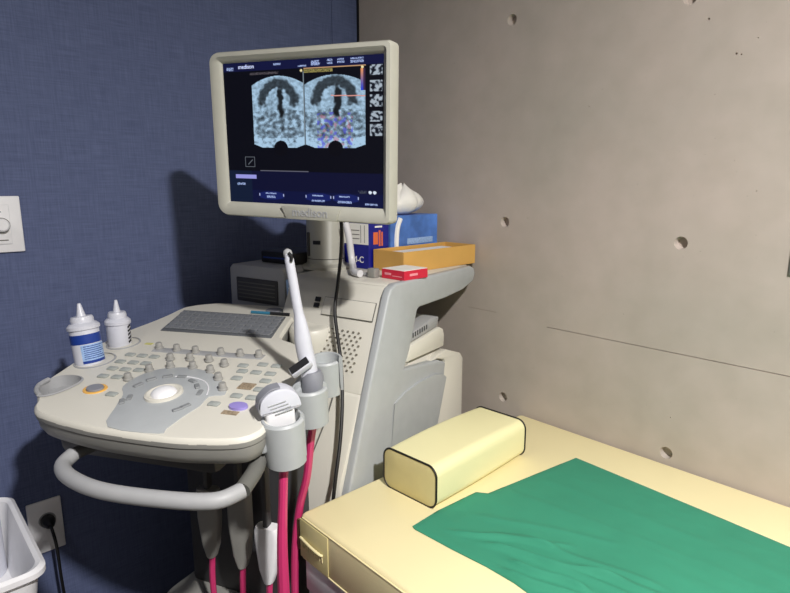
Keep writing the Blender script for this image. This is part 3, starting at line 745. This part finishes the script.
# connectors hanging at the machine's front
for i, (x, y, z0, z1, m_, lab) in enumerate(((.555, -.905, .46, .63, 'under', 'grey plug housing of a probe, leftmost of three under the console'), (.625, -.865, .45, .64, 'under', 'grey plug housing of a probe, middle of three under the console'), (.735, -.860, .47, .60, 'white', 'white plug housing of a probe, hanging beside the pink cables'))):
    f = plan((x, y, 0), 31.8)
    c0 = thing('probe_connector', lab, 'connector', f @ Tr(0, 0, z0), 'probe plugs hanging under the console')
    b = new(); loft(b, [[(p[0], p[1], z) for p in rrect(-w, w, -.014, .014, .010, 4)] for w, z in ((.010, z0), (.020, z0+.03), (.028, z0+.10), (.028, z1-.01), (.024, z1))]); build('shell', b, M[m_], c0, f)
    b = new(); box(b, -.006, .006, -.010, .010, z1, .822, .003); build('hook', b, M['dark'], c0, f)
    b = new(); tube(b, [(0, 0, z0), (0, -.005, z0-.08), (.01, -.01, .2), (.0, -.02, .02)], .007, 8); build('cable', b, M['pink'], c0, f)

# ------------------------------------------------------------------ gel bottles
def gel(base, axis, label, r, hb, kind):
    T = frame_z(base, axis)
    t = thing('gel_bottle', label, 'bottle', T)
    b = new(); lathe(b, [(0, 0), (r*.9, 0), (r, .004), (r, hb*.93), (r*.96, hb), (r*.9, hb+.003), (0, hb+.003)], 36); build('bottle_body', b, M['bottle'], t, T)
    b = new(); lathe(b, [(r*.96, hb-.004), (r*1.1, hb-.003), (r*1.1, hb+.004), (r*.9, hb+.010), (r*.78, hb+.011), (r*.78, hb+.020), (r*.70, hb+.025), (0, hb+.026)], 36); cp = build('cap', b, M['bottle'], t, T)
    b = new(); lathe(b, [(r*.34, hb+.025), (r*.28, hb+.030), (r*.13, hb+.052), (r*.10, hb+.054), (0, hb+.054)], 20, T @ Matrix.Identity(4) if False else None); build('nozzle', b, M['bottle'], cp, T)
    if kind == 'blue':
        for (z0, z1, a0, a1, mm, nm) in ((hb*.64, hb*.86, 0, 360, 'blue', 'label_band'), (.024, hb*.62, -38, 75, 'lblue', 'label'), (.018, .024, -38, 120, 'blue', 'label_band')):
            b = new(); n = 28
            loft(b, [[((r+d)*math.cos(math.radians(a0+(a1-a0)*k/n)), (r+d)*math.sin(math.radians(a0+(a1-a0)*k/n)), z) for d, z in ((0, z0), (.0006, z0), (.0006, z1), (0, z1))] for k in range(n+1)]); build(nm, b, M[mm], t, T)
        b = new(); n = 8
        for q in range(7):
            z = .028+q*.0045; a0, a1 = -28, 60-9*(q % 3)
            loft(b, [[((r+d)*math.cos(math.radians(a0+(a1-a0)*k/n)), (r+d)*math.sin(math.radians(a0+(a1-a0)*k/n)), z+dz) for d, dz in ((.0006, 0), (.0009, 0), (.0009, .0016), (.0006, .0016))] for k in range(n+1)])
        build('label_text', b, M['blue'], t, T)
    else:
        b = new(); n = 5
        for q in range(5):
            z = .022+q*.009; a0, a1 = 32, 58+6*(q % 2)
            loft(b, [[((r+d)*math.cos(math.radians(a0+(a1-a0)*k/n)), (r+d)*math.sin(math.radians(a0+(a1-a0)*k/n)), z+dz+.004*k/n) for d, dz in ((0, 0), (.0006, 0), (.0006, .005), (0, .005))] for k in range(n+1)])
        build('label_text', b, M['blackink'], t, T)
gel(W3(-.374, .241, -.0185), (-.12, -.05, 1), 'white gel bottle with blue label, in the left edge of console', .0305, .096, 'blue')
gel(W3(-.382, .343, -.0185), (.0, 0.0, 1), 'plain white gel bottle with black lettering at its side', .0265, .072, 'plain')
# pens on the keyboard edge
t = thing('marker_pen', 'teal and black pen lying behind the keyboard', 'pen', frame(W3(-.112, .606, .005), U, V, Nn))
b = new(); tube(b, [W3(-.170, .604, .0045), W3(-.112, .603, .0045)], .0042, 10, 0); build('barrel', b, M['teal'], t)
b = new(); tube(b, [W3(-.112, .603, .0045), W3(-.055, .602, .0045)], .0046, 10, 0); build('cap', b, M['blackink'], t)

# ------------------------------------------------------------------ boxes on top of the machine
ZT = 1.0665
def card(name, label, cat, o, deg, sx, sy, sz, m_, extra=None):
    T = plan((o[0], o[1], ZT-.002+ (0 if len(o) < 3 else o[2])), deg); t = thing(name, label, cat, T)
    b = new(); box(b, 0, sx, 0, sy, 0, sz, .0012, 1); build('carton', b, m_, t, T)
    return t, T
# navy carton
t, T = card('carton_box', 'navy blue carton with white and orange print behind the tray', 'box', (.285, -.367), 6, .182, .085, .150, M['navy'])
b = new(); box(b, .060, .180, -.0008, 0, .070, .130); build('white_label', b, M['paper'], t, T)
b = new()
for k in range(3): box(b, .105, .145, -.0014, -.0008, .085+k*.012, .087+k*.012)
box(b, .150, .1512, -.0014, -.0008, .075, .125); box(b, .165, .1662, -.0014, -.0008, .075, .125)
build('label_lines', b, M['ink'], t, T)
b = new(); text(b, 'TM-C', .026, T @ frame((.13, -.0006, .025), (1, 0, 0), (0, 0, 1), (0, -1, 0)), .0004); build('lettering', b, M['paper'], t)
b = new(); box(b, .182, .1828, .018, .038, .070, .105, .0003, 1); box(b, .182, .1828, .041, .048, .064, .11); box(b, .182, .1828, .052, .058, .064, .105); build('orange_print', b, M['orange'], t, T)
b = new(); box(b, .182, .1828, .025, .055, .118, .123); build('white_print', b, M['paper'], t, T)
# tissue box
t, T = card('tissue_box', 'sky blue tissue box with a white tissue pulled out', 'tissue box', (.355, -.268), 5.5, .105, .225, .148, M['tissueblue'])
b = new(); prism(b, [(.06, .018), (.10, .018), (.14, .03), (.165, .03), (.20, .045), (.18, .055), (.12, .05), (.06, .04)], 'x', .105, .1056)
box(b, .105, .1057, .075, .20, .060, .078); box(b, .105, .1057, .09, .19, .045, .055); build('printed_panel', b, M['lblue'], t, T)
b = new(); tube(b, [(.1052, .030, .01), (.1054, .024, .06), (.1054, .028, .11), (.1052, .042, .14)], .008, 8, 4); build('white_curve', b, M['paper'], t, T)
b = new(); lathe(b, [(0, 0), (.035, 0), (.035, .0015), (0, .0015)], 24, Tr(.055, .11, .147), sx=.6, sy=1.6); sl = build('opening', b, M['navy'], t, T)
t, T2 = None, T @ Tr(.060, .100, .149)
t = thing('tissue', 'crumpled white tissue standing out of the sky blue box', 'tissue', T2)
b = new(); n = 40; rings = []
for k in range(15):
    s = k/14; z = .002+s*.088
    env = (.55+.75*math.sin(PI*min(1, s*1.02)**.75))*(1 if s < .7 else 1-((s-.7)/.3)**2*.8)
    rings.append([((.026*env*(1+.20*math.sin(5*a+3*s)))*math.cos(a)+.006*math.sin(4*s), (.060*env*(1+.16*math.sin(4*a+2*s+1)+.08*math.sin(9*a)))*math.sin(a)+.012*s, z+.007*math.sin(3*a+1)*s) for a in [2*PI*q/n for q in range(n)]])
loft(b, rings); build('paper_sheet', b, M['paper'], t, T2, ang=60)
# mustard tray
TO = (.470, -.335); dx = Vector((.127, .023, 0)).normalized(); dy = Vector((-.0228, .1265, 0)).normalized()
dy = Vector((-.035, 1, 0)).normalized(); dx = Vector((dy.y, -dy.x, 0))
T = frame((TO[0], TO[1], ZT-.002), dx, dy, (0, 0, 1)); t = thing('card_tray', 'open mustard yellow cardboard tray at the back of the machine top', 'tray', T)
b = new(); w_, l_, hh, th = .122, .318, .058, .003
box(b, 0, w_, 0, l_, 0, .003); box(b, 0, th, 0, l_, .003, hh, .0006, 1); box(b, w_-th, w_, 0, l_, .003, hh, .0006, 1); box(b, th, w_-th, 0, th, .003, hh, .0006, 1); box(b, th, w_-th, l_-th, l_, .003, hh, .0006, 1)
build('tray_walls', b, M['cardboard'], t, T)
T3 = T @ Tr(.006, .02, .0035); t = thing('paper_stack', 'stack of folded white paper inside the mustard tray', 'paper', T3)
b = new()
for k in range(9): box(b, .004+.001*(k % 3), .098-.001*(k % 2), .02, .268-.002*(k % 3), .0050*k, .0050*k+.0046, .0006, 1)
build('sheets', b, M['paper'], t, T3)
# red box
T = frame((.588, -.413, ZT-.002), (.9, .28, 0), (-.28, .9, 0), (0, 0, 1)); ex = Vector((.95, .05, 0)).normalized()
T = plan((.603, -.421, ZT-.002), 3); t = thing('small_carton', 'small red carton with a white lid in front of the tray', 'box', T)
b = new(); box(b, 0, .082, 0, .090, 0, .024, .001, 1); build('carton', b, M['red'], t, T)
b = new(); box(b, .001, .081, .001, .089, .024, .0255, .0006, 1); build('lid', b, M['paper'], t, T)
b = new(); box(b, .012, .035, -.0006, 0, .010, .016); box(b, .04, .074, -.0006, 0, .008, .010); box(b, .082, .0826, .02, .05, .010, .016); build('white_print', b, mat('pink_print', (235, 150, 160)), t, T)
T = plan((.572, -.445, ZT-.002), 8); t = thing('cable_adapter', 'small grey cube plug beside the red carton', 'adapter', T)
b = new(); box(b, 0, .026, 0, .022, 0, .024, .003); build('shell', b, M['under'], t, T)
b = new(); tube(b, [(.0, .011, .008), (-.02, .008, .006), (-.05, -.004, .006)], .004, 8); build('lead', b, M['grey2'], t, T)

# ------------------------------------------------------------------ small printer on a stand behind the keyboard
ST = BF @ Tr(-.415, -.06, 0)
t = thing('equipment_stand', 'dark narrow stand in the corner behind the console', 'stand', ST)
b = new(); box(b, -.115, .115, -.135, .115, .915, .932, .003); build('top', b, M['dark'], t, ST)
b = new(); box(b, -.10, .10, -.10, .10, .0, .03, .004); build('foot_plate', b, M['dark'], t, ST)
b = new(); box(b, -.03, .03, -.03, .03, .03, .915, .004); build('post', b, M['dark'], t, ST)
PT = ST @ Tr(0, 0, .9325)
t = thing('video_printer', 'grey video printer in shadow in the corner behind the keyboard', 'printer', PT)
b = new(); prism(b, [(-.110, .0), (.110, .0), (.110, .130), (.098, .142), (-.098, .142), (-.110, .130)], 'y', -.13, .11, .004); build('case', b, M['grey2'], t, PT)
b = new(); box(b, -.08, .085, -.134, -.1295, .035, .105, .003); f_ = build('front_door', b, M['dark'], t, PT)
b = new()
for k in range(5): box(b, -.072, .078, -.1355, -.134, .046+k*.011, .049+k*.011)
build('door_ribs', b, M['ink'], f_, PT)
T = PT @ Tr(.02, .0, .1425)
t = thing('cable_box', 'black box on top of the video printer', 'box', T)
b = new(); box(b, -.07, .07, -.06, .08, 0, .035, .005); build('case', b, M['black'], t, T)
b = new(); box(b, -.06, .05, -.0608, -.0595, .014, .018); build('blue_stripe', b, M['blue'], t, T)
T = plan((.437, -.640, 0), 20)
T = frame(W3(-.055, .655, .001), U, V, Nn); 
t = thing('wipe_packet', 'pale blue and white packet leaning behind the probe', 'packet', T)
b = new(); prism(b, [(-.006, 0), (.006, 0), (.004, .085), (-.004, .085)], 'x', -.028, .028, .002); build('pouch', b, M['lblue'], t, T)
b = new()
for k in range(4): box(b, -.020, .020, -.0068, -.0055, .018+k*.014, .022+k*.014)
build('print_lines', b, M['paper'], t, T)

# ------------------------------------------------------------------ cart with plastic tub, bottom left
T = Tr(.32, -1.39, 0)
t = thing('utility_cart', 'white cart with an open plastic tub, cut by bottom left corner', 'cart', T)
b = new()
def rr_(o, z, r=.035): return [(p[0], p[1], z) for p in rrect(-.185-o, .185+o, -.165-o, .165+o, r, 6)]
loft(b, [rr_(-.022, .405), rr_(-.006, .535), rr_(.0, .538), rr_(.006, .545), rr_(.006, .556), rr_(-.001, .562), rr_(-.009, .557), rr_(-.014, .535), rr_(-.030, .412)], cap=True)
build('tub', b, M['white'], t, T)
for x in (-.14, .14):
    for y in (-.12, .12):
        b = new(); tube(b, [(x, y, .06), (x, y, .405)], .010, 12, 0); build('leg', b, M['rail'], t, T)
        b = new(); lathe(b, [(0, -.010), (.026, -.010), (.029, 0), (.026, .010), (0, .010)], 18, Tr(x, y, .030) @ Matrix.Rotation(PI/2, 4, 'Y')); build('castor', b, M['black'], t, T)
b = new(); box(b, -.16, .16, -.14, .14, .12, .135, .004); build('shelf', b, M['rail'], t, T)
T = Tr(.375, -1.335, .4125)
t = thing('steel_cup', 'round grey cup inside the white tub', 'cup', T)
b = new(); lathe(b, [(0, 0), (.036, 0), (.042, .12), (.044, .124), (.041, .124), (.035, .004), (0, .004)], 32); build('cup_wall', b, M['slate'], t, T)
T = Tr(.20, -1.30, .4125)
t = thing('white_canister', 'white rounded canister at the back of the tub', 'canister', T)
b = new(); lathe(b, [(0, 0), (.045, 0), (.045, .17), (.038, .195), (.02, .205), (0, .207)], 32); build('shell', b, M['bottle'], t, T)

# brown strap on the couch corner
b = new(); box(b, .752, .7655, -.80, -.775, .53, .60, .003); o = build('strap', b, M['brown'], None)
tag(o, 'short brown strap hanging on the couch corner by the pink cables', 'strap')

# ------------------------------------------------------------------ camera, world
cam = bpy.data.cameras.new('camera'); co = bpy.data.objects.new('camera', cam); C.objects.link(co)
cam.sensor_width = 36; cam.lens = 573/790*36; cam.clip_start = .02
p = math.radians(10.9); a = math.radians(42.7)
F = Vector((-math.cos(a)*math.cos(p), math.sin(a)*math.cos(p), -math.sin(p)))
co.location = (1.718, -1.402, 1.30); co.rotation_euler = F.to_track_quat('-Z', 'Y').to_euler()
bpy.context.scene.camera = co
w = bpy.data.worlds.new('world'); bpy.context.scene.world = w; w.use_nodes = True
w.node_tree.nodes['Background'].inputs[0].default_value = (.5, .55, .6, 1); w.node_tree.nodes['Background'].inputs[1].default_value = .1
vs_ = bpy.context.scene.view_settings; vs_.view_transform = 'Standard'; vs_.look = 'None'; vs_.exposure = 0; vs_.gamma = 1
